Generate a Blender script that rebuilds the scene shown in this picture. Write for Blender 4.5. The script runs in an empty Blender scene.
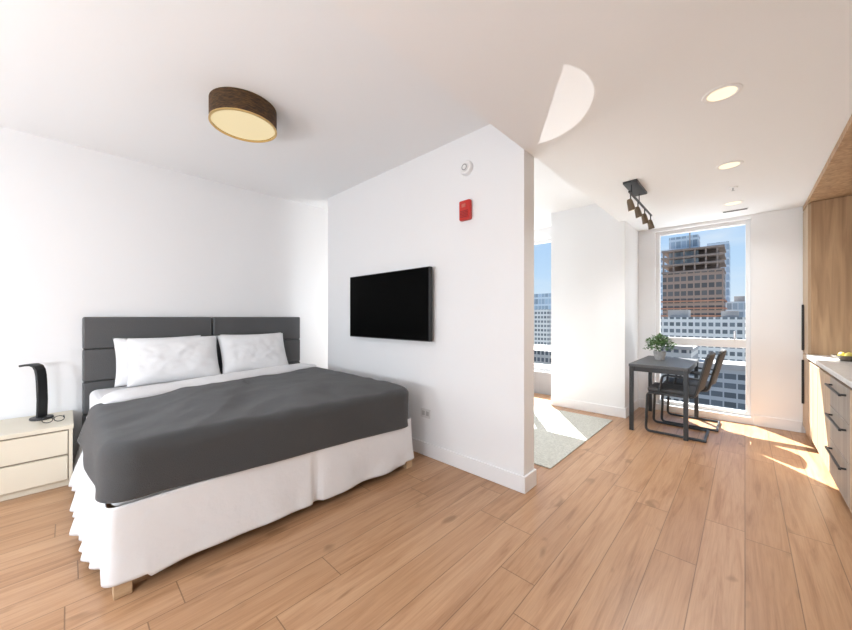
import bpy, bmesh, math, random
from mathutils import Vector, Matrix, noise
random.seed(4)
S=bpy.context.scene
try:
    S.view_settings.view_transform='Standard'
    S.view_settings.look='None'
    S.view_settings.exposure=0.12
except Exception as e: print(e)
C=S.collection

# ---------------------------------------------------------------- materials
def M(name,col,rough=.5,metal=0,emit=None,es=0,bump=0,bscale=50,spec=.5,var=0,sheen=0):
    m=bpy.data.materials.new(name); m.use_nodes=True
    nt=m.node_tree; b=nt.nodes['Principled BSDF']
    b.inputs['Base Color'].default_value=(*col,1); b.inputs['Roughness'].default_value=rough
    b.inputs['Metallic'].default_value=metal; b.inputs['Specular IOR Level'].default_value=spec
    if sheen: b.inputs['Sheen Weight'].default_value=sheen
    if emit: b.inputs['Emission Color'].default_value=(*emit,1); b.inputs['Emission Strength'].default_value=es
    tc=nt.nodes.new('ShaderNodeTexCoord')
    if bump or var:
        n=nt.nodes.new('ShaderNodeTexNoise'); n.inputs['Scale'].default_value=bscale; n.inputs['Detail'].default_value=5
        nt.links.new(tc.outputs['Object'],n.inputs['Vector'])
    if bump:
        bp=nt.nodes.new('ShaderNodeBump'); bp.inputs['Strength'].default_value=bump; bp.inputs['Distance'].default_value=.01
        nt.links.new(n.outputs['Fac'],bp.inputs['Height']); nt.links.new(bp.outputs['Normal'],b.inputs['Normal'])
    if var:
        r=nt.nodes.new('ShaderNodeValToRGB')
        r.color_ramp.elements[0].position=.3; r.color_ramp.elements[1].position=.7
        r.color_ramp.elements[0].color=(*[c*(1-var) for c in col],1); r.color_ramp.elements[1].color=(*[min(1,c*(1+var)) for c in col],1)
        nt.links.new(n.outputs['Fac'],r.inputs['Fac']); nt.links.new(r.outputs['Color'],b.inputs['Base Color'])
    return m

def mth(nt,op,a,b=None,c=None):
    n=nt.nodes.new('ShaderNodeMath'); n.operation=op
    for i,v in enumerate((a,b,c)):
        if v is None: continue
        if isinstance(v,(int,float)): n.inputs[i].default_value=v
        else: nt.links.new(v,n.inputs[i])
    return n.outputs[0]
def comb(nt,x,y,z):
    n=nt.nodes.new('ShaderNodeCombineXYZ')
    for i,v in enumerate((x,y,z)):
        if isinstance(v,(int,float)): n.inputs[i].default_value=v
        else: nt.links.new(v,n.inputs[i])
    return n.outputs[0]
def ramp(nt,fac,stops):
    r=nt.nodes.new('ShaderNodeValToRGB'); e=r.color_ramp.elements
    while len(e)<len(stops): e.new(.5)
    for i,(p,c) in enumerate(stops): e[i].position=p; e[i].color=(*c,1)
    nt.links.new(fac,r.inputs['Fac']); return r.outputs['Color']
def mix(nt,fac,a,b,mode='MIX'):
    n=nt.nodes.new('ShaderNodeMix'); n.data_type='RGBA'; n.blend_type=mode
    for s,v in ((n.inputs[0],fac),(n.inputs[6],a),(n.inputs[7],b)):
        if isinstance(v,(int,float)): s.default_value=v
        elif isinstance(v,tuple): s.default_value=(*v,1)
        else: nt.links.new(v,s)
    return n.outputs[2]

def floor_mat():
    m=bpy.data.materials.new('oak_plank_floor'); m.use_nodes=True; nt=m.node_tree; b=nt.nodes['Principled BSDF']
    tc=nt.nodes.new('ShaderNodeTexCoord'); sp=nt.nodes.new('ShaderNodeSeparateXYZ'); nt.links.new(tc.outputs['Object'],sp.inputs[0])
    X,Y=sp.outputs[0],sp.outputs[1]; W,L=.178,1.5
    xr=mth(nt,'DIVIDE',X,W); row=mth(nt,'FLOOR',xr); fx=mth(nt,'FRACT',xr)
    wn=nt.nodes.new('ShaderNodeTexWhiteNoise'); wn.noise_dimensions='1D'; nt.links.new(row,wn.inputs['W'])
    yy=mth(nt,'ADD',mth(nt,'DIVIDE',Y,L),mth(nt,'MULTIPLY',wn.outputs['Value'],7.3))
    col=mth(nt,'FLOOR',yy); fy=mth(nt,'FRACT',yy)
    w2=nt.nodes.new('ShaderNodeTexWhiteNoise'); w2.noise_dimensions='2D'; nt.links.new(comb(nt,row,col,0),w2.inputs['Vector'])
    ID=w2.outputs['Value']
    def nz(sx,sy,off,detail=6,dist=0,rough=.55):
        n=nt.nodes.new('ShaderNodeTexNoise'); n.inputs['Scale'].default_value=1; n.inputs['Detail'].default_value=detail; n.inputs['Distortion'].default_value=dist; n.inputs['Roughness'].default_value=rough
        nt.links.new(comb(nt,mth(nt,'MULTIPLY',X,sx),mth(nt,'MULTIPLY',Y,sy),mth(nt,'MULTIPLY',ID,off)),n.inputs['Vector']); return n.outputs['Fac']
    g=nz(20,1.3,37,7,1.2,.62); f=nz(170,5,91,4); k=nz(8,3.2,53,2,.4)
    base=ramp(nt,ID,[(0,(.45,.255,.135)),(.5,(.485,.282,.155)),(1,(.525,.315,.18))])
    gr=ramp(nt,g,[(.28,(.60,.50,.42)),(.44,(.88,.83,.79)),(.56,(1,1,1)),(.72,(1.04,1.04,1.04))])
    c=mix(nt,.85,base,gr,'MULTIPLY')
    c=mix(nt,.55,c,ramp(nt,f,[(.3,(.78,.73,.68)),(.6,(1,1,1))]),'MULTIPLY')
    c=mix(nt,mth(nt,'MULTIPLY',ramp(nt,k,[(.66,(0,0,0)),(.73,(1,1,1))]),.65),c,(.23,.12,.055))
    ex=mth(nt,'MINIMUM',fx,mth(nt,'SUBTRACT',1,fx)); ey=mth(nt,'MINIMUM',fy,mth(nt,'SUBTRACT',1,fy))
    gap=mth(nt,'MAXIMUM',mth(nt,'LESS_THAN',ex,.011),mth(nt,'LESS_THAN',ey,.0016))
    c=mix(nt,mth(nt,'MULTIPLY',gap,.7),c,(.14,.075,.035))
    nt.links.new(c,b.inputs['Base Color']); b.inputs['Roughness'].default_value=.33; b.inputs['Specular IOR Level'].default_value=.5
    return m

def wood(name,c1,c2,sx,sy,sz,rough=.5):
    m=bpy.data.materials.new(name); m.use_nodes=True; nt=m.node_tree; b=nt.nodes['Principled BSDF']
    tc=nt.nodes.new('ShaderNodeTexCoord'); mp=nt.nodes.new('ShaderNodeMapping'); mp.inputs['Scale'].default_value=(sx,sy,sz)
    nt.links.new(tc.outputs['Object'],mp.inputs[0])
    n=nt.nodes.new('ShaderNodeTexNoise'); n.inputs['Scale'].default_value=1; n.inputs['Detail'].default_value=6; n.inputs['Distortion'].default_value=.8
    nt.links.new(mp.outputs[0],n.inputs['Vector'])
    nt.links.new(ramp(nt,n.outputs['Fac'],[(.3,c1),(.68,c2)]),b.inputs['Base Color']); b.inputs['Roughness'].default_value=rough
    return m

def facade(name,wall,glass,fh,bw,fz=.45,fb=.35):
    m=bpy.data.materials.new(name); m.use_nodes=True; nt=m.node_tree; b=nt.nodes['Principled BSDF']
    tc=nt.nodes.new('ShaderNodeTexCoord'); sp=nt.nodes.new('ShaderNodeSeparateXYZ'); nt.links.new(tc.outputs['Object'],sp.inputs[0])
    h=mth(nt,'ADD',sp.outputs[0],sp.outputs[1])
    a=mth(nt,'DIVIDE',sp.outputs[2],fh); c=mth(nt,'DIVIDE',h,bw)
    win=mth(nt,'MULTIPLY',mth(nt,'GREATER_THAN',mth(nt,'FRACT',a),fz),mth(nt,'GREATER_THAN',mth(nt,'FRACT',c),fb))
    wn=nt.nodes.new('ShaderNodeTexWhiteNoise'); wn.noise_dimensions='2D'; nt.links.new(comb(nt,mth(nt,'FLOOR',a),mth(nt,'FLOOR',c),0),wn.inputs['Vector'])
    gl=mix(nt,wn.outputs['Value'],tuple(x*.55 for x in glass),glass)
    nt.links.new(mix(nt,win,wall,gl),b.inputs['Base Color']); b.inputs['Roughness'].default_value=.6
    return m

white=M('white_wall_paint',(.85,.855,.865),.7,bump=.02,bscale=180)
ceilm=M('white_ceiling_paint',(.88,.895,.91),.8,bump=.02,bscale=160)
trimm=M('white_trim_paint',(.86,.86,.87),.4,bump=.01)
floorm=floor_mat()
framew=M('white_window_frame',(.80,.80,.80),.4,bump=.01)
leather=M('grey_leather',(.085,.087,.09),.42,bump=.25,bscale=120)
blanketm=M('charcoal_blanket',(.068,.069,.071),.95,bump=.5,bscale=300,sheen=.2,spec=.15)
sheet=M('white_bed_linen',(.80,.80,.81),.9,bump=.25,bscale=14,spec=.2)
skirtm=M('white_bed_skirt',(.76,.765,.78),.9,bump=.7,bscale=11,spec=.2)
pine=wood('pine_wood',(.45,.30,.17),(.60,.43,.27),6,6,30)
black=M('black_plastic',(.012,.012,.013),.45,bump=.02)
screen=M('tv_screen',(.001,.001,.001),.4,spec=.03,var=.05)
cream=M('cream_lacquer',(.72,.66,.54),.45,bump=.01)
creamd=M('cream_lacquer_gap',(.30,.25,.19),.6,bump=.01)
redm=M('red_alarm_plastic',(.55,.025,.018),.4,bump=.01)
metal=M('dark_grey_metal',(.055,.06,.065),.4,.6,bump=.02)
steel=M('brushed_steel',(.45,.45,.46),.3,1,bump=.03)
tabm=M('charcoal_table_top',(.085,.09,.098),.45,bump=.05)
padm=M('grey_chair_upholstery',(.075,.077,.082),.75,bump=.3,bscale=200)
gold=M('brass_inner',(.75,.52,.22),.3,1,bump=.01)
walnut=wood('oak_cabinet_wood',(.32,.195,.105),(.52,.345,.20),22,22,1.3)
oakl=wood('oak_light_fronts',(.36,.25,.155),(.50,.37,.25),22,22,1.3)
greyf=wood('grey_oak_fronts',(.25,.21,.175),(.36,.31,.265),22,22,1.3)
stone=M('counter_stone',(.55,.54,.53),.3,var=.1,bscale=30)
rugm=M('grey_rug_wool',(.54,.54,.49),.95,bump=.6,bscale=60,var=.16)
potm=M('grey_ceramic_pot',(.45,.45,.45),.5,var=.15,bscale=30)
leafm=M('plant_leaf',(.12,.22,.08),.5,var=.5,bscale=25)
soil=M('potting_soil',(.05,.03,.02),.9,bump=.5)
lemon=M('lemon_skin',(.60,.52,.12),.45,bump=.2)
lampe=M('downlight_diffuser',(.5,.5,.5),.5,emit=(1,.84,.55),es=.9)
drume=M('drum_diffuser',(.25,.22,.16),.5,emit=(1,.82,.47),es=.62,bump=.01)
ringm=M('white_fixture',(.85,.85,.85),.4,bump=.01)

def glass_mat():
    m=bpy.data.materials.new('window_glass'); m.use_nodes=True; nt=m.node_tree
    for n in list(nt.nodes):
        if n.type!='OUTPUT_MATERIAL': nt.nodes.remove(n)
    o=[n for n in nt.nodes][0]; t=nt.nodes.new('ShaderNodeBsdfTransparent'); t.inputs[0].default_value=(.97,.98,.98,1)
    nt.links.new(t.outputs[0],o.inputs[0]); return m
glassm=glass_mat()

def drum_shade():
    m=bpy.data.materials.new('woven_brown_shade'); m.use_nodes=True; nt=m.node_tree; b=nt.nodes['Principled BSDF']
    tc=nt.nodes.new('ShaderNodeTexCoord'); mp=nt.nodes.new('ShaderNodeMapping'); mp.inputs['Scale'].default_value=(30,30,260); nt.links.new(tc.outputs['Object'],mp.inputs[0])
    n=nt.nodes.new('ShaderNodeTexNoise'); n.inputs['Scale'].default_value=1; nt.links.new(mp.outputs[0],n.inputs['Vector'])
    c=ramp(nt,n.outputs['Fac'],[(.35,(.018,.009,.005)),(.65,(.12,.060,.018))]); nt.links.new(c,b.inputs['Base Color']); b.inputs['Roughness'].default_value=.8
    return m
shadem=drum_shade()

# ---------------------------------------------------------------- helpers
def empty(name,loc):
    e=bpy.data.objects.new(name,None); e.location=loc; e.empty_display_size=.1; C.objects.link(e); return e
def par(o,p):
    if p: o.parent=p; o.matrix_parent_inverse=Matrix.Translation(p.location).inverted()
def add(name,me,mat,parent=None,smooth=False):
    o=bpy.data.objects.new(name,me); C.objects.link(o)
    if mat: me.materials.append(mat)
    if smooth:
        for p in me.polygons: p.use_smooth=True
    par(o,parent); return o
def boxes(name,bl,mat,parent=None,bevel=0,seg=2):
    bm=bmesh.new()
    for (x0,x1,y0,y1,z0,z1) in bl:
        r=bmesh.ops.create_cube(bm,size=1)
        for v in r['verts']:
            v.co=Vector((x0+(v.co.x+.5)*(x1-x0),y0+(v.co.y+.5)*(y1-y0),z0+(v.co.z+.5)*(z1-z0)))
    me=bpy.data.meshes.new(name); bm.to_mesh(me); bm.free()
    o=add(name,me,mat,parent)
    if bevel:
        b=o.modifiers.new('b','BEVEL'); b.width=bevel; b.segments=seg; b.limit_method='ANGLE'
        for p in me.polygons: p.use_smooth=True
        w=o.modifiers.new('w','WEIGHTED_NORMAL'); w.keep_sharp=True
    return o
def lathe(name,prof,loc,mat,parent=None,n=40,rot=None):
    bm=bmesh.new(); rings=[]
    for (r,z) in prof:
        rings.append([bm.verts.new((max(r,1e-4)*math.cos(2*math.pi*i/n),max(r,1e-4)*math.sin(2*math.pi*i/n),z)) for i in range(n)])
    for a,b in zip(rings,rings[1:]):
        for i in range(n): bm.faces.new((a[i],a[(i+1)%n],b[(i+1)%n],b[i]))
    bmesh.ops.remove_doubles(bm,verts=bm.verts,dist=2e-4)
    bmesh.ops.recalc_face_normals(bm,faces=bm.faces)
    mt=Matrix.Translation(loc)
    if rot: mt=mt@rot
    bm.transform(mt)
    me=bpy.data.meshes.new(name); bm.to_mesh(me); bm.free()
    o=add(name,me,mat,parent,True); me.set_sharp_from_angle(angle=.7); return o
def tube(name,pts,r,mat,parent=None,cyclic=False,res=4):
    cu=bpy.data.curves.new(name,'CURVE'); cu.dimensions='3D'; s=cu.splines.new('POLY'); s.points.add(len(pts)-1)
    for i,p in enumerate(pts): s.points[i].co=(*p,1)
    s.use_cyclic_u=cyclic; cu.bevel_depth=r; cu.bevel_resolution=res; cu.use_fill_caps=True
    o=bpy.data.objects.new(name,cu); C.objects.link(o); cu.materials.append(mat); par(o,parent); return o
def rounded(pts,r=.04,n=5):
    out=[Vector(pts[0])]
    for i in range(1,len(pts)-1):
        a,b,c=map(Vector,pts[i-1:i+2]); p=b+(a-b).normalized()*r; q=b+(c-b).normalized()*r
        for k in range(n+1):
            t=k/n; out.append((1-t)**2*p+2*t*(1-t)*b+t*t*q)
    out.append(Vector(pts[-1])); return out

# ---------------------------------------------------------------- room shell
XL,YT,YW,YB,XR=-4.2,2.224,5.45,-3.2,1.1
XC=1.06
HC,LC=2.73,2.44
boxes('floor',[(XL-.2,XR+.2,YB-.2,YW+.2,-.2,0)],floorm)
boxes('ceiling',[(XL-.2,XR+.2,YB-.2,YW+.2,HC,HC+.2),(-1.141,XR+.1,YB,YW,LC,HC+.01)],ceilm)
boxes('wall_left',[(XL-.2,XL,YB-.2,YW+.2,0,HC)],white)
boxes('wall_right',[(XR,XR+.2,YB-.2,YW+.2,0,HC)],white)
boxes('wall_partition',[(-3.78,-1.141,YT,2.38,0,HC)],white)
boxes('wall_column',[(-2.01,-1.08,4.73,YW,0,HC)],white)
w1=(-.885,.05,.08,2.40); w2=(-4.0,-2.2,.40,2.55)
boxes('wall_windows',[(XL,w2[0],YW,YW+.2,0,HC),(w2[0],w2[1],YW,YW+.2,0,w2[2]),(w2[0],w2[1],YW,YW+.2,w2[3],HC),
  (w2[1],w1[0],YW,YW+.2,0,HC),(w1[0],w1[1],YW,YW+.2,0,w1[2]),(w1[0],w1[1],YW,YW+.2,w1[3],HC),(w1[1],XR,YW,YW+.2,0,HC)],white)
w3=(-3.9,-.6,.3,2.5)
boxes('wall_rear',[(XL,w3[0],YB-.2,YB,0,HC),(w3[0],w3[1],YB-.2,YB,0,w3[2]),(w3[0],w3[1],YB-.2,YB,w3[3],HC),(w3[1],XR,YB-.2,YB,0,HC)],white)
def window(name,w,y,tr):
    e=empty(name,((w[0]+w[1])/2,y,w[2])); x0,x1,z0,z1=w; f=.045
    fr=[(x0,x0+f,y,y+.08,z0,z1),(x1-f,x1,y,y+.08,z0,z1),(x0+f,x1-f,y,y+.08,z0,z0+f),(x0+f,x1-f,y,y+.08,z1-f,z1)]
    for t in tr.get('z',[]): fr.append((x0+f,x1-f,y,y+.08,t-.05,t+.05))
    for t in tr.get('x',[]): fr.append((t-.035,t+.035,y,y+.08,z0+f,z1-f))
    boxes('frame',fr,framew,e,.004)
    boxes('glass',[(x0+f,x1-f,y+.035,y+.041,z0+f,z1-f)],glassm,e)
    return e
e=window('window_1',w1,YW+.06,{'z':[.93]})
boxes('handle',[(-.10,-.08,YW+.03,YW+.06,.98,1.08)],steel,e,.004)
window('window_2',w2,YW+.06,{'x':[-3.1]})
window('rear_fill_window',w3,YB-.14,{'x':[-2.8,-1.7]})  # unseen window added behind the camera to let sky light in
bh,bt=.12,.014
def bb(n,l): boxes(n,l,trimm,None,.004)
bb('baseboard_partition',[(-3.78,-1.141,YT-bt,YT,0,bh),(-1.141,-1.141+bt,YT-bt,2.38+bt,0,bh),(-3.78,-1.141,2.38,2.38+bt,0,bh)])
bb('baseboard_column',[(-2.01,-1.08+bt,4.73-bt,4.73,0,bh),(-1.08,-1.08+bt,4.73,YW-bt,0,bh)])
bb('baseboard_windows',[(-1.08+bt,-.90,YW-bt,YW,0,bh),(.07,.45,YW-bt,YW,0,bh)])
bb('baseboard_left',[(XL,XL+bt,2.3,YW-.3,0,bh),(XL,XL+bt,YB,-1.2,0,bh)])
e=empty('window_radiator',(-3.1,5.3,0))
boxes('casing',[(-4.1,-2.03,5.27,YW-.003,.0,.36)],M('grey_radiator',(.33,.33,.34),.5,bump=.02),e,.008)
boxes('grille',[(-4.0+i*.06,-3.97+i*.06,5.30,5.42,.36,.366) for i in range(32)],metal,e)

# ---------------------------------------------------------------- bed
bed=empty('bed',(-3.0,1.02,0))
def upath(xl,xr,xf,y0,y1,R,step=.014):
    pts=[]
    def line(a,b,n):
        L=(b-a).length; k=max(2,int(L/step))
        for i in range(k): pts.append((a+(b-a)*i/k,n))
    line(Vector((xl,y0)),Vector((xf-R,y0)),Vector((0,-1)))
    k=max(4,int(R*1.57/step*1.5))
    for i in range(k):
        t=-math.pi/2+math.pi/2*i/k; n=Vector((math.cos(t),math.sin(t))); pts.append((Vector((xf-R,y0+R))+n*R,n))
    line(Vector((xf,y0+R)),Vector((xf,y1-R)),Vector((1,0)))
    for i in range(k):
        t=math.pi/2*i/k; n=Vector((math.cos(t),math.sin(t))); pts.append((Vector((xf-R,y1-R))+n*R,n))
    line(Vector((xf-R,y1)),Vector((xr,y1)),Vector((0,1))); pts.append((Vector((xr,y1)),Vector((0,1))))
    return pts
def drape(name,xl,xr,xf,y0,y1,R,ztop,hem,mat,flare=.02,amp=.01,freq=20,er=.05,top=True,crown=.02,wr=.006,nl=16,seed=0,thick=.01,gapf=None,ampf=None,flaref=None):
    P=upath(xl,xr,xf,y0,y1,R); n=len(P); ym=(y0+y1)/2; xm=(xl+xr)/2
    s=[0]
    for i in range(1,n): s.append(s[-1]+(P[i][0]-P[i-1][0]).length)
    rows=[]
    def wrinkle(w):
        # soft directional creases over the broad surface
        return wr*noise.noise(Vector((w.x*2.2,w.y*2.2,seed)))*2+wr*.8*noise.noise(Vector((w.x*7,w.y*7,seed+3)))+wr*.9*(1-abs(noise.noise(Vector(((w.x+w.y)*3.5,(w.x-w.y)*1.3,seed+8))))*4)*.5
    if top:
        for j in range(24,0,-1):
            t=(j/24)
            row=[]
            for i,(p,nn) in enumerate(P):
                x0=xl if p.y<ym else xr
                q=(p.x-x0)/(xf-x0); cx=xm+(xf-1.0-xm)*min(1,max(0,q))
                pin=p-nn*er
                c=Vector((cx,ym)); w=pin.lerp(c,t)
                z=ztop+crown*(1-(1-t)**2)+wrinkle(w)
                row.append((w.x,w.y,z))
            rows.append(row)
        for j in range(0,6):
            a=math.pi/2*j/6
            row=[]
            for p,nn in P:
                w=p-nn*er*(1-math.sin(a)); z=ztop-er*(1-math.cos(a))+wrinkle(w)*math.cos(a)
                row.append((w.x,w.y,z))
            rows.append(row)
    zt=ztop-(er if top else 0)
    for j in range(nl+1):
        t=j/nl; row=[]
        for i,(p,nn) in enumerate(P):
            ss=s[i]; zb=hem(p,ss)
            ph=ss*freq+1.6*noise.noise(Vector((ss*1.7,seed,t*.6)))*3
            am=amp*(ampf(p) if ampf else 1); fl=flare*(flaref(p) if flaref else 1)
            o=fl*t+am*(t**.8)*(math.sin(ph)*.6+.9*noise.noise(Vector((ss*freq*.33,seed+5,t*.8))))
            if gapf: o+=gapf(ss,t,p)
            w=p+nn*max(o,-.004)
            z=zt+(zb-zt)*t+ (.004*noise.noise(Vector((ss*5,seed,0))) if j==nl else 0)
            row.append((w.x,w.y,z))
        rows.append(row)
    bm=bmesh.new(); V=[[bm.verts.new(c) for c in r] for r in rows]
    for a,b in zip(V,V[1:]):
        for i in range(n-1): bm.faces.new((a[i],b[i],b[i+1],a[i+1]))
    if top:
        a=V[0]
        for i in range(n//2):
            j=n-1-i
            if j-1<=i+1: break
            try: bm.faces.new((a[i],a[i+1],a[j-1],a[j]))
            except Exception: pass
    bmesh.ops.remove_doubles(bm,verts=bm.verts,dist=.0008)
    bmesh.ops.recalc_face_normals(bm,faces=bm.faces)
    me=bpy.data.meshes.new(name); bm.to_mesh(me); bm.free()
    o=add(name,me,mat,bed,True)
    sm=o.modifiers.new('s','SOLIDIFY'); sm.thickness=thick; sm.offset=0
    return o
YL,YR,XF=.125,1.965,-2.04
boxes('bed_base',[(-4.08,XF-.03,YL+.02,YR-.02,.10,.38)],pine,bed,.01)
boxes('mattress',[(-4.08,XF,YL,YR,.38,.63)],sheet,bed,.05,4)
leg=[]
for x in (-2.085,-3.98):
    for y in (YL+.012,YR-.055):
        leg.append((x,x+.065,y,y+.065,0,.12))
boxes('legs',leg,pine,bed,.004)
drape('duvet',-3.45,-3.75,XF+.006,YL-.008,YR+.008,.10,.655,lambda p,s:.47,sheet,.0,.006,12,.05,seed=2,crown=.015)
drape('blanket',-3.13,-3.62,XF+.03,YL-.03,YR+.03,.14,.672,
      lambda p,s:(.43 if p.y<.2 else .43-.075*(p.y-.2)/1.7)+(.03*max(0,(-2.4-p.x)) if p.y<.2 else 0),blanketm,.008,.014,8,.06,seed=7,crown=.018,wr=.009,
      flaref=lambda p: 1 if p.x>-2.3 else 1+min(4,(-2.3-p.x)*9), ampf=lambda p:1)
def sk_gap(ss,t,p):
    o=0
    if p.x>XF-.05:
        d=abs(p.y-1.10)
        if d<.035: o-=.05*(1-d/.035)*t**.7
        o+=.010*t*math.exp(-((p.y-1.03)/.05)**2)+.010*t*math.exp(-((p.y-1.17)/.05)**2)
    # fine pleats along the long side
    else: o+=.010*t*math.sin(ss*58)
    return o
drape('bed_skirt',-4.02,-4.02,XF+.022,YL-.01,YR+.01,.035,.41,lambda p,s:.060+.003*math.sin(s*3.1)+(.018 if (p.x>-2.12 and p.y<.26) or (p.x>-2.12 and p.y>1.88) else 0),skirtm,.022,.026,15,top=False,seed=11,thick=.004,gapf=sk_gap,nl=24,
      ampf=lambda p: .50 if p.x>XF-.05 else 1.2, flaref=lambda p: .9 if p.x>-2.1 else 1+min(2.6,(-2.1-p.x)*5))
def fold(name,pa,pb,r,mat):
    bm=bmesh.new(); rings=[];n=60
    for i in range(n+1):
        t=i/n; p=Vector(pa).lerp(Vector(pb),t); rr=r*(1+.18*noise.noise(Vector((t*5,3,1)))); ring=[]
        en=min(1,8*min(t,1-t)+.25); drop=.12*max(0,1-t/.06)**1.5
        for k in range(14):
            a=2*math.pi*k/14
            ring.append(bm.verts.new((p.x+math.cos(a)*rr*2.4*(en*.6+.4)+.012*noise.noise(Vector((t*8,1,1))),p.y,p.z-drop+math.sin(a)*rr*.75*en)))
        rings.append(ring)
    for a,b in zip(rings,rings[1:]):
        for k in range(14): bm.faces.new((a[k],a[(k+1)%14],b[(k+1)%14],b[k]))
    bm.faces.new(rings[0]); bm.faces.new(rings[-1]); bmesh.ops.recalc_face_normals(bm,faces=bm.faces)
    me=bpy.data.meshes.new(name); bm.to_mesh(me); bm.free(); return add(name,me,mat,bed,True)
fold('duvet_fold',(-3.17,YL-.04,.684),(-3.68,YR+.01,.684),.065,sheet)
hb=[]
for (a,b) in ((.085,1.050),(1.058,2.025)):
    for k in range(4):
        z1=1.25-k*.28; hb.append((-4.19,-4.10,a,b,z1-.279,z1))
boxes('headboard',hb,leather,bed,.016,4)

def pillow(name,c,W,H,T,tilt,yaw=0,seed=0):
    bm=bmesh.new(); nu,nv=44,30; g={}
    for side in (1,-1):
        for i in range(nu+1):
            for j in range(nv+1):
                u=-1+2*i/nu; v=-1+2*j/nv
                th=T/2*max(0,(1-abs(u)**3.2)*(1-abs(v)**3.2))**.55
                px=u*W/2*(1-.05*(1-v*v)**1); py=v*H/2*(1-.06*(1-u*u))
                wr=.016*noise.noise(Vector((u*2.5,v*2.5,seed+side)))+.009*noise.noise(Vector((u*6,v*6,seed+side)))
                edge=(1-abs(u)**6)*(1-abs(v)**6)
                g[(side,i,j)]=bm.verts.new((px,py,side*(th+ (wr*edge)) ))
    for side in (1,-1):
        for i in range(nu):
            for j in range(nv):
                bm.faces.new([g[(side,i,j)],g[(side,i+1,j)],g[(side,i+1,j+1)],g[(side,i,j+1)]])
    bmesh.ops.remove_doubles(bm,verts=bm.verts,dist=.0015); bmesh.ops.recalc_face_normals(bm,faces=bm.faces)
    h=Vector((-math.cos(tilt),0,math.sin(tilt))); w=Vector((0,1,0)); nrm=w.cross(h)
    m=Matrix((w,h,nrm)).transposed().to_4x4()
    bm.transform(Matrix.Translation(c)@Matrix.Rotation(yaw,4,'Z')@m)
    me=bpy.data.meshes.new(name); bm.to_mesh(me); bm.free(); return add(name,me,sheet,bed,True)
t=math.radians(62)
pillow('pillow_back_a',(-3.965,.60,.86),.66,.43,.14,math.radians(74),.02,1)
pillow('pillow_back_b',(-3.965,1.42,.86),.64,.43,.14,math.radians(74),-.02,2)
pillow('pillow_front_a',(-3.81,.685,.865),.69,.45,.19,t,-.06,3)
pillow('pillow_front_b',(-3.81,1.375,.865),.67,.45,.19,t,-.03,4)

# ---------------------------------------------------------------- nightstand
ns=empty('nightstand',(-3.9,-.24,0))
boxes('carcass',[(-4.18,-3.64,-.54,.02,.06,.43)],creamd,ns,.004)
boxes('top',[(-4.18,-3.615,-.555,.03,.425,.455)],cream,ns,.004)
boxes('sides',[(-4.18,-3.62,.005,.025,0,.43),(-4.18,-3.62,-.55,-.53,0,.43)],cream,ns,.003)
boxes('drawer_fronts',[(-3.645,-3.622,-.525,.0,.245,.415),(-3.645,-3.622,-.525,.0,.055,.232)],cream,ns,.004)
boxes('plinth',[(-4.15,-3.66,-.53,.005,0,.055)],cream,ns,.003)
lp=empty('table_lamp',(-4.0,-.12,.455))
lathe('base',[(0,0),(.062,0),(.066,.006),(.062,.018),(0,.02)],(-3.99,-.14,.455),black,lp)
rib=[Vector((0,0,.015)),Vector((.004,0,.15)),Vector((.0,0,.28)),Vector((-.004,0,.34)),Vector((-.012,0,.385)),Vector((-.026,0,.412)),Vector((-.05,0,.424)),Vector((-.085,0,.424)),Vector((-.12,0,.418))]
bm=bmesh.new(); R=[]
for i,p in enumerate(rib):
    a=rib[max(0,i-1)]; b=rib[min(len(rib)-1,i+1)]; d=(b-a).normalized(); nn=Vector((-d.z,0,d.x)); w=.040; th=.008
    R.append([bm.verts.new(p+nn*th*sx+Vector((0,1,0))*w*sy) for sx,sy in ((1,1),(1,-1),(-1,-1),(-1,1))])
for a,b in zip(R,R[1:]):
    for k in range(4): bm.faces.new((a[k],a[(k+1)%4],b[(k+1)%4],b[k]))
bm.faces.new(R[0]); bm.faces.new(R[-1]); bmesh.ops.recalc_face_normals(bm,faces=bm.faces)
bm.transform(Matrix.Translation((-3.99,-.14,.455))@Matrix.Rotation(math.radians(52),4,'Z'))
me=bpy.data.meshes.new('arm'); bm.to_mesh(me); bm.free(); o=add('arm',me,black,lp,False); b=o.modifiers.new('b','BEVEL'); b.width=.004;b.segments=2
sg=empty('sunglasses',(-3.82,-.07,.46))
for k,y in enumerate((-.105,-.045)):
    pts=[(-3.80+.004*math.cos(a),y+.027*math.cos(a),.478+.020*math.sin(a)) for a in [2*math.pi*i/20 for i in range(20)]]
    tube('rim_%d'%k,pts,.0025,black,sg,True)
    tube('temple_%d'%k,rounded([(-3.80,y+(.027 if k else -.027),.484),(-3.90,y+(.024 if k else -.024),.480),(-3.93,y+(.02 if k else -.02),.4585)],.01),.002,black,sg)
tube('bridge',[(-3.799,-.078,.483),(-3.797,-.075,.486),(-3.799,-.072,.483)],.002,black,sg)

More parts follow.
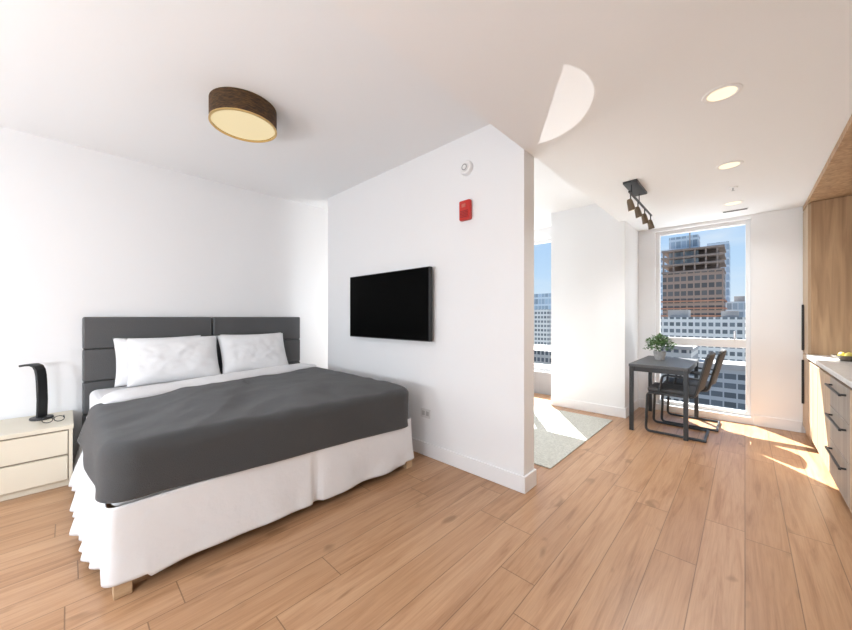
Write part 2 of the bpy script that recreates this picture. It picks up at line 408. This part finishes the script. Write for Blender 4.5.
# ---------------------------------------------------------------- tv, alarm, outlet, smoke
tv=empty('wall_mounted_television',(-2.58,2.17,1.36))
boxes('bracket',[(-2.8,-2.35,2.185,YT,1.2,1.5)],metal,tv)
boxes('body',[(-3.185,-1.985,2.145,2.19,1.035,1.69)],black,tv,.006)
boxes('screen',[(-3.177,-1.993,2.1425,2.146,1.045,1.682)],screen,tv)
fa=empty('fire_alarm_strobe',(-1.64,2.2,2.11))
boxes('body',[(-1.694,-1.588,2.182,YT,2.03,2.19)],redm,fa,.012,3)
boxes('strobe_lens',[(-1.662,-1.621,2.174,2.184,2.13,2.16)],M('clear_lens',(.62,.16,.13),.2,bump=.01),fa,.006)
boxes('grille',[(-1.68,-1.603,2.178,2.183,2.05+.012*i,2.056+.012*i) for i in range(5)],M('red_dark',(.3,.01,.01),.5,bump=.01),fa)
rx=Matrix.Rotation(math.pi/2,4,'X')
sd=empty('smoke_detector',(-1.64,2.2,2.46))
lathe('housing',[(0,.04),(.03,.04),(.034,.03),(.05,.028),(.058,.018),(.06,0)],(-1.64,YT,2.455),ringm,sd,rot=rx)
lathe('sensor_ring',[(.018,.0405),(.022,.043),(.026,.0405)],(-1.64,YT,2.455),M('grey_ring',(.3,.3,.3),.5,bump=.01),sd,rot=rx)
ol=empty('wall_outlet',(-2.1,2.22,.38))
boxes('plate',[(-2.16,-2.04,2.217,YT,.34,.42)],M('outlet_plate',(.7,.7,.7),.4,bump=.01),ol,.003)
boxes('sockets',[(-2.142,-2.108,2.2155,2.218,.36,.40),(-2.092,-2.058,2.2155,2.218,.36,.40)],M('outlet_socket',(.45,.45,.45),.4,bump=.01),ol,.001)

# ---------------------------------------------------------------- ceiling fixtures
dl=empty('ceiling_drum_lamp',(-2.56,.85,2.73))
c0=(-2.56,.85,0)
lathe('canopy',[(0,2.73),(.09,2.73),(.09,2.71),(0,2.71)],c0,ringm,dl)
lathe('shade',[(.205,2.585),(.21,2.585),(.21,2.725),(.205,2.725),(.205,2.585)],c0,shadem,dl,64)
lathe('diffuser',[(0,2.592),(.196,2.592),(.204,2.60),(.19,2.608),(0,2.61)],c0,drume,dl,64)
lathe('trim_ring',[(.199,2.583),(.212,2.583),(.212,2.592),(.199,2.592),(.199,2.583)],c0,gold,dl,64)
def light(name,kind,loc,e,col=(1,1,1),tgt=None,dirv=None,**k):
    l=bpy.data.lights.new(name,kind); l.energy=e; l.color=col
    for a,v in k.items(): setattr(l,a,v)
    o=bpy.data.objects.new(name,l); o.location=loc; C.objects.link(o)
    d=dirv if dirv is not None else (Vector(tgt)-Vector(loc) if tgt else None)
    if d is not None: o.rotation_euler=Vector(d).to_track_quat('-Z','Y').to_euler()
    return o
def downlight(x,y,z=LC,p=18):
    d=empty('recessed_downlight',(x,y,z))
    lathe('trim_ring',[(.062,z+.002),(.062,z-.003),(.068,z-.006),(.082,z-.003),(.084,z+.001)],(x,y,0),ringm,d)
    lathe('lens',[(0,z-.002),(.062,z-.002),(.062,z+.001)],(x,y,0),lampe,d)
    par(light('beam','SPOT',(x,y,z-.02),p,(.97,.98,.98),spot_size=2.6,spot_blend=.9,shadow_soft_size=.06),d)
for y in (2.39,3.56,4.77): downlight(-.09,y,p=30)
for y in (1.2,0.0,-1.2,-2.3): downlight(-.09,y,p=12)  # unseen downlights, added out of view to brighten the room
sp=empty('fire_sprinkler',(-.08,4.18,LC)); lathe('rosette',[(0,-.012),(.03,-.01),(.035,0)],(-.08,4.18,LC),ringm,sp)
lathe('head',[(0,-.035),(.012,-.033),(.004,-.028),(.006,-.01)],(-.08,4.18,LC),steel,sp)
av=empty('air_vent',(-.08,5.08,LC)); boxes('frame',[(-.19,.03,5.06,5.13,LC-.006,LC)],ringm,av,.002); boxes('slots',[(-.18,.02,5.07+.018*i,5.078+.018*i,LC-.008,LC-.005) for i in range(3)],metal,av)

pt=empty('track_pendant_light',(-.73,3.6,LC))
boxes('canopy',[(-.785,-.675,3.36,3.78,LC-.022,LC)],metal,pt,.004)
for k,y in enumerate((3.42,3.72)): tube('rod_%d'%k,[(-.73,y,LC-.02),(-.73,y,2.345)],.004,metal,pt)
boxes('rail',[(-.738,-.722,3.34,4.30,2.33,2.345)],metal,pt,.003)
bronze=M('bronze_head',(.16,.12,.08),.4,.6,bump=.02)
for k,y in enumerate((3.39,3.67,3.96,4.25)):
    tube('stem_%d'%k,[(-.73,y,2.335),(-.73,y,2.28)],.005,metal,pt)
    rt=Matrix.Rotation(math.radians(14),4,'X')@Matrix.Rotation(math.radians(-10),4,'Y')
    lathe('head_%d'%k,[(0,.05),(.016,.05),(.023,.03),(.029,-.05),(.027,-.05),(.020,.0),(0,.0)],(-.73,y,2.235),bronze,pt,24,rt)
    lathe('reflector_%d'%k,[(.0265,-.049),(.0235,-.035),(0,-.033)],(-.73,y,2.235),lampe,pt,24,rt)
    par(light('bulb_%d'%k,'SPOT',(-.735,y,2.16),10,(.98,.97,.95),dirv=(.1,-.15,-1),spot_size=2.9,spot_blend=.9,shadow_soft_size=.02),pt)

# ---------------------------------------------------------------- dining
tb=empty('dining_table',(-.67,4.8,0))
x0,x1,y0,y1=-.94,-.41,4.27,5.34
boxes('top',[(x0,x1,y0,y1,.705,.735)],tabm,tb,.004)
boxes('legs',[(a,a+.04,b,b+.04,0,.706) for a in (x0+.005,x1-.045) for b in (y0+.005,y1-.045)],metal,tb,.003)
boxes('apron',[(x0+.045,x1-.045,b,b+.02,.655,.706) for b in (y0+.015,y1-.035)]+[(a,a+.02,y0+.045,y1-.045,.655,.706) for a in (x0+.015,x1-.035)],metal,tb,.002)
def chair(cx,cy):
    e=empty('dining_chair',(cx,cy,0)); hw=.215
    for k,s in enumerate((-1,1)):
        y=cy+s*hw
        tube('side_frame_%d'%k,rounded([(cx+.26,y,.014),(cx-.25,y,.014),(cx-.235,y,.43),(cx+.17,y,.43),(cx+.27,y,.85)],.045),.013,metal,e)
        tube('armrest_%d'%k,rounded([(cx+.225,y,.62),(cx-.10,y,.635),(cx-.13,y,.44)],.05),.011,metal,e)
    tube('floor_bar',[(cx+.25,cy-hw,.014),(cx+.25,cy+hw,.014)],.013,metal,e)
    tube('under_bar',[(cx-.15,cy-hw,.425),(cx-.15,cy+hw,.425)],.010,metal,e)
    boxes('seat',[(cx-.24,cx+.19,cy-.20,cy+.20,.435,.485)],padm,e,.02,4)
    bm=bmesh.new(); n=12; g=[]
    for i in range(n+1):
        v=-1+2*i/n
        for (j,(dz)) in enumerate([0,.1,.2,.3,.38]):
            xx=cx+.185+ dz*.25+.03*(1-v*v)
            g.append(bm.verts.new((xx,cy+v*.20,.50+dz)))
    for i in range(n):
        for j in range(4): bm.faces.new((g[i*5+j],g[(i+1)*5+j],g[(i+1)*5+j+1],g[i*5+j+1]))
    me=bpy.data.meshes.new('back'); bm.to_mesh(me); bm.free(); o=add('back',me,padm,e,True)
    s=o.modifiers.new('s','SOLIDIFY'); s.thickness=.03; s.offset=0; b=o.modifiers.new('b','BEVEL'); b.width=.01; b.segments=3
chair(-.54,4.56); chair(-.47,5.06)

pl=empty('potted_plant',(-.74,4.9,.735)); pc=(-.745,4.88,.735)
lathe('pot',[(0,0),(.045,0),(.058,.05),(.064,.10),(.066,.105),(.060,.105),(.056,.09),(0,.088)],pc,potm,pl)
lathe('soil',[(0,.092),(.057,.092)],pc,soil,pl)
bm=bmesh.new()
for i in range(420):
    th=random.uniform(0,2*math.pi); ph=random.uniform(-.1,1.5); r=random.uniform(.45,1)
    c=Vector((math.cos(th)*math.cos(ph)*.155*r,math.sin(th)*math.cos(ph)*.155*r,.13+math.sin(ph)*.17*r))
    L=random.uniform(.024,.040); w=L*.36
    mt=Matrix.Translation(Vector(pc)+c)@Matrix.Rotation(th+random.uniform(-.6,.6),4,'Z')@Matrix.Rotation(random.uniform(-1,.3),4,'Y')@Matrix.Rotation(random.uniform(-.6,.6),4,'X')
    vs=[bm.verts.new(mt@Vector(q)) for q in ((0,0,0),(L*.35,w,.003),(L*.8,w*.8,.001),(L*1.2,0,-.004),(L*.8,-w*.8,.001),(L*.35,-w,.003))]
    bm.faces.new(vs)
me=bpy.data.meshes.new('foliage'); bm.to_mesh(me); bm.free(); add('foliage',me,leafm,pl)
for i in range(14):
    th=i*2.4; r=.10*(.4+.6*random.random())
    tube('stem_%d'%i,[(pc[0],pc[1],pc[2]+.09),(pc[0]+.4*r*math.cos(th),pc[1]+.4*r*math.sin(th),pc[2]+.15),(pc[0]+r*math.cos(th),pc[1]+r*math.sin(th),pc[2]+.24)],.002,leafm,pl)

boxes('area_rug',[(-3.1,-1.16,2.72,4.50,0,.010)],rugm,None,.003)

# ---------------------------------------------------------------- kitchen
XK=.454
tc_=empty('tall_kitchen_cabinet',(.77,5.2,0))
boxes('carcass',[(XK+.02,XC,5.03,YW-.005,0,2.385)],walnut,tc_,.002)
boxes('doors',[(XK,XK+.02,5.045,YW-.01,.08,.86),(XK,XK+.02,5.045,YW-.01,.87,2.37)],oakl,tc_,.002)
boxes('handles',[(XK-.02,XK-.002,5.30,5.32,.34,.80),(XK-.02,XK-.002,5.30,5.32,.90,1.38)],black,tc_,.003)
kc=empty('kitchen_base_cabinets',(.77,3,0))
boxes('carcass',[(XK+.025,XC,.7,5.025,.09,.84)],walnut,kc)
boxes('toe_kick',[(XK+.07,XC,.7,5.025,0,.09)],metal,kc)
fr=[];dr=[];hd=[]
ys=[5.025,4.43,3.84,3.2,2.6,2.0,1.4,.72]
for i,(b,a) in enumerate(zip(ys,ys[1:])):
    if i in(2,4):
        for z0,z1 in ((.10,.36),(.366,.60),(.606,.815)):
            dr.append((XK,XK+.022,a+.003,b-.003,z0,z1)); hd.append((XK-.035,XK-.022,a+.07,b-.07,z1-.055,z1-.043))
            hd+= [(XK-.03,XK,a+.09,a+.10,z1-.055,z1-.043),(XK-.03,XK,b-.10,b-.09,z1-.055,z1-.043)]
    else:
        fr.append((XK,XK+.022,a+.003,(a+b)/2-.002,.10,.815)); fr.append((XK,XK+.022,(a+b)/2+.002,b-.003,.10,.815))
boxes('door_fronts',fr,oakl,kc,.002); boxes('drawer_fronts',dr,greyf,kc,.002); boxes('drawer_handles',hd,metal,kc,.002)
boxes('countertop',[(XK-.015,XC,.7,5.025,.845,.88)],stone,kc,.004)
boxes('kitchen_backsplash',[(XC+.003,XR-.002,.7,5.028,.0,2.38)],walnut)
uc=empty('kitchen_upper_cabinets',(.9,2.6,2.0))
boxes('soffit_panel',[(XK,XC,.7,YW-.005,2.388,LC-.002)],walnut,uc,.002)
boxes('carcass',[(.77,XC,.7,4.6,1.5,2.385)],walnut,uc,.002)
boxes('doors',[(.75,.77,.7+.6*i,1.295+.6*i,1.49,2.38) for i in range(6)],oakl,uc,.002)
fb=empty('fruit_bowl',(.63,4.5,.881)); lathe('bowl',[(0,0),(.04,0),(.045,.008),(.085,.03),(.095,.045),(.09,.045),(.078,.03),(.04,.014),(0,.012)],(.63,4.5,.8815),M('dark_bowl',(.16,.13,.10),.4,bump=.02),fb)
for i,(dx,dy,dz) in enumerate(((.03,0,.045),(-.03,.02,.045),(0,-.035,.045))):
    lathe('lemon_%d'%i,[(0,-.034),(.008,-.030),(.019,-.018),(.025,0),(.019,.018),(.008,.030),(0,.034)],(.63+dx,4.5+dy,.88+dz),lemon,fb,18,Matrix.Rotation(1.3+i,4,'X'))

# ---------------------------------------------------------------- city outside
asph=M('street_asphalt',(.22,.22,.22),.9,var=.2,bscale=.05)
boxes('city_ground',[(-400,300,10,700,-46,-45)],asph)
Fd=facade('tower_dark_facade',(.30,.21,.165),(.13,.12,.12),2.6,1.9,.38,.22)
Fg=facade('tower_glass_facade',(.54,.62,.69),(.40,.51,.62),3.2,1.6,.25,.15)
Fw=facade('white_apartment_facade',(.68,.68,.66),(.20,.23,.25),1.6,1.2,.45,.3)
Fb=facade('beige_block_facade',(.50,.48,.45),(.13,.14,.16),1.5,.9,.42,.35)
Fc=facade('grey_block_facade',(.42,.43,.44),(.14,.16,.18),1.2,1.3,.42,.12)
conc=M('concrete',(.40,.37,.35),.9,var=.1,bscale=.4)
rust=M('rust_steel',(.40,.20,.13),.8,var=.2,bscale=.4)
G=-45
t=empty('construction_tower',(-13,158,G))
boxes('shaft',[(-22.0,-5.2,150,166,G,17)],Fd,t)
boxes('slabs',[(-22.5,-4.7,149.4,166,z,z+.5) for z in [2.6*i-1.2 for i in range(4)]],rust,t)
boxes('open_floors',[(-22.3,-5.0,149.6,166,17+2.6*i,17.6+2.6*i) for i in range(4)]+[(-22+3.0*i,-21.5+3.0*i,150,150.5,17,24.8) for i in range(6)]+[(-21,-6.5,156,165,17,24.8)],M('dark_concrete',(.27,.21,.18),.9,var=.1,bscale=.4),t)
boxes('core',[(-20.5,-12,153,160,20,30.5)],Fg,t)
boxes('tower_crane_mast',[(-14.5,-14.1,152,152.4,25,35)],conc,t)
t=empty('glass_tower',(-20,210,G)); boxes('shaft',[(-36,-17,212,230,G,36)],Fg,t)
t=empty('slim_tower',(-5,190,G)); boxes('shaft',[(-12,-4.8,190,205,G,33)],Fg,t)
t=empty('office_block',(0,170,G)); boxes('shaft',[(-5.2,3,170,185,G,7)],Fg,t); boxes('roof_unit',[(-3,0,172,178,7,9)],conc,t)
t=empty('white_apartment_block',(-8,104,G)); boxes('shaft',[(-24,6,100,112,G,1.2)],Fw,t); boxes('roof_units',[(-14,-10,103,108,1.2,3),(-4,-1,103,108,1.2,2.6)],conc,t)
t=empty('brick_block',(-8,66,G)); boxes('shaft',[(-22,-5.5,60,70,G,-3.4)],Fb,t); boxes('parapet',[(-22.2,-5.3,59.8,60.2,-3.4,-2.9)],conc,t)
t=empty('parking_garage',(0,66,G)); boxes('shaft',[(-5.5,10,58,70,G,-5.5)],Fc,t); boxes('parapet',[(-5.6,10.2,57.8,58.2,-5.5,-4.8)],conc,t)
t=empty('city_block',(-75,150,G)); boxes('shaft',[(-110,-60,150,170,G,12)],Fg,t); boxes('wing',[(-75,-52,120,140,G,4)],Fw,t); boxes('low_wing',[(-60,-25,70,85,G,-6)],Fb,t)
boxes('bounce_slab',[(-6,2.5,5.75,8.7,-.95,-.68)],M('white_bounce_slab',(.62,.63,.65),.8,bump=.05),None,.01)  # unseen slab added below the windows to bounce sunlight onto the ceiling

# ---------------------------------------------------------------- light
w=bpy.data.worlds.new('sky'); S.world=w; w.use_nodes=True; nt=w.node_tree; bg=nt.nodes['Background']
tc=nt.nodes.new('ShaderNodeTexCoord'); sp=nt.nodes.new('ShaderNodeSeparateXYZ'); nt.links.new(tc.outputs['Generated'],sp.inputs[0])
f=mth(nt,'MULTIPLY_ADD',sp.outputs[2],.5,.5)
sky=ramp(nt,f,[(0,(.45,.45,.45)),(.485,(.55,.56,.58)),(.5,(.76,.85,.93)),(.56,(.52,.71,.93)),(.68,(.32,.54,.90)),(1,(.20,.40,.80))])
cn=nt.nodes.new('ShaderNodeTexNoise'); cn.inputs['Scale'].default_value=5; cn.inputs['Detail'].default_value=6
mp=nt.nodes.new('ShaderNodeMapping'); mp.inputs['Scale'].default_value=(1,1,4); nt.links.new(tc.outputs['Generated'],mp.inputs[0]); nt.links.new(mp.outputs[0],cn.inputs['Vector'])
sky=mix(nt,mth(nt,'MULTIPLY',ramp(nt,cn.outputs['Fac'],[(.48,(0,0,0)),(.7,(1,1,1))]),.45),sky,(.85,.88,.92))
nt.links.new(sky,bg.inputs['Color']); bg.inputs['Strength'].default_value=1.0
light('sun','SUN',(-6,12,12),24,(1,.97,.92),dirv=(.6,-.8,-.98),angle=.006)
def fill_lamp(x,y,e,z=1.15):  # invented fill light on a stand, added only to brighten the room
    r=empty('added_fill_lamp',(x,y,0))
    lathe('stand',[(0,0),(.14,0),(.14,.02),(.012,.03),(.012,z-.2),(0,z-.2)],(x,y,0),black,r,24)
    par(light('bulb','POINT',(x,y,z),e,(.90,.95,1.0),shadow_soft_size=.18),r)
fill_lamp(-.75,-1.5,72,1.1); fill_lamp(-2.2,-1.9,94,1.1); fill_lamp(-3.7,-2.6,30,1.1)  # added room fill, unseen behind the camera
fill_lamp(-3.1,3.1,36)  # added fill hidden behind the partition, brightens living area and alcove
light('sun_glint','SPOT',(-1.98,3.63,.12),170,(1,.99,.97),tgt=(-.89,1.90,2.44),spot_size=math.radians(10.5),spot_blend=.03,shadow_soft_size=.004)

cam=bpy.data.cameras.new('camera'); co=bpy.data.objects.new('camera',cam); C.objects.link(co); S.camera=co
cam.sensor_fit='HORIZONTAL'; cam.sensor_width=36; cam.lens=338/852*36; cam.shift_y=2/852
cam.clip_start=.02; cam.clip_end=2000
co.location=(0,0,1.25); co.rotation_euler=(math.pi/2,0,math.radians(43.34))
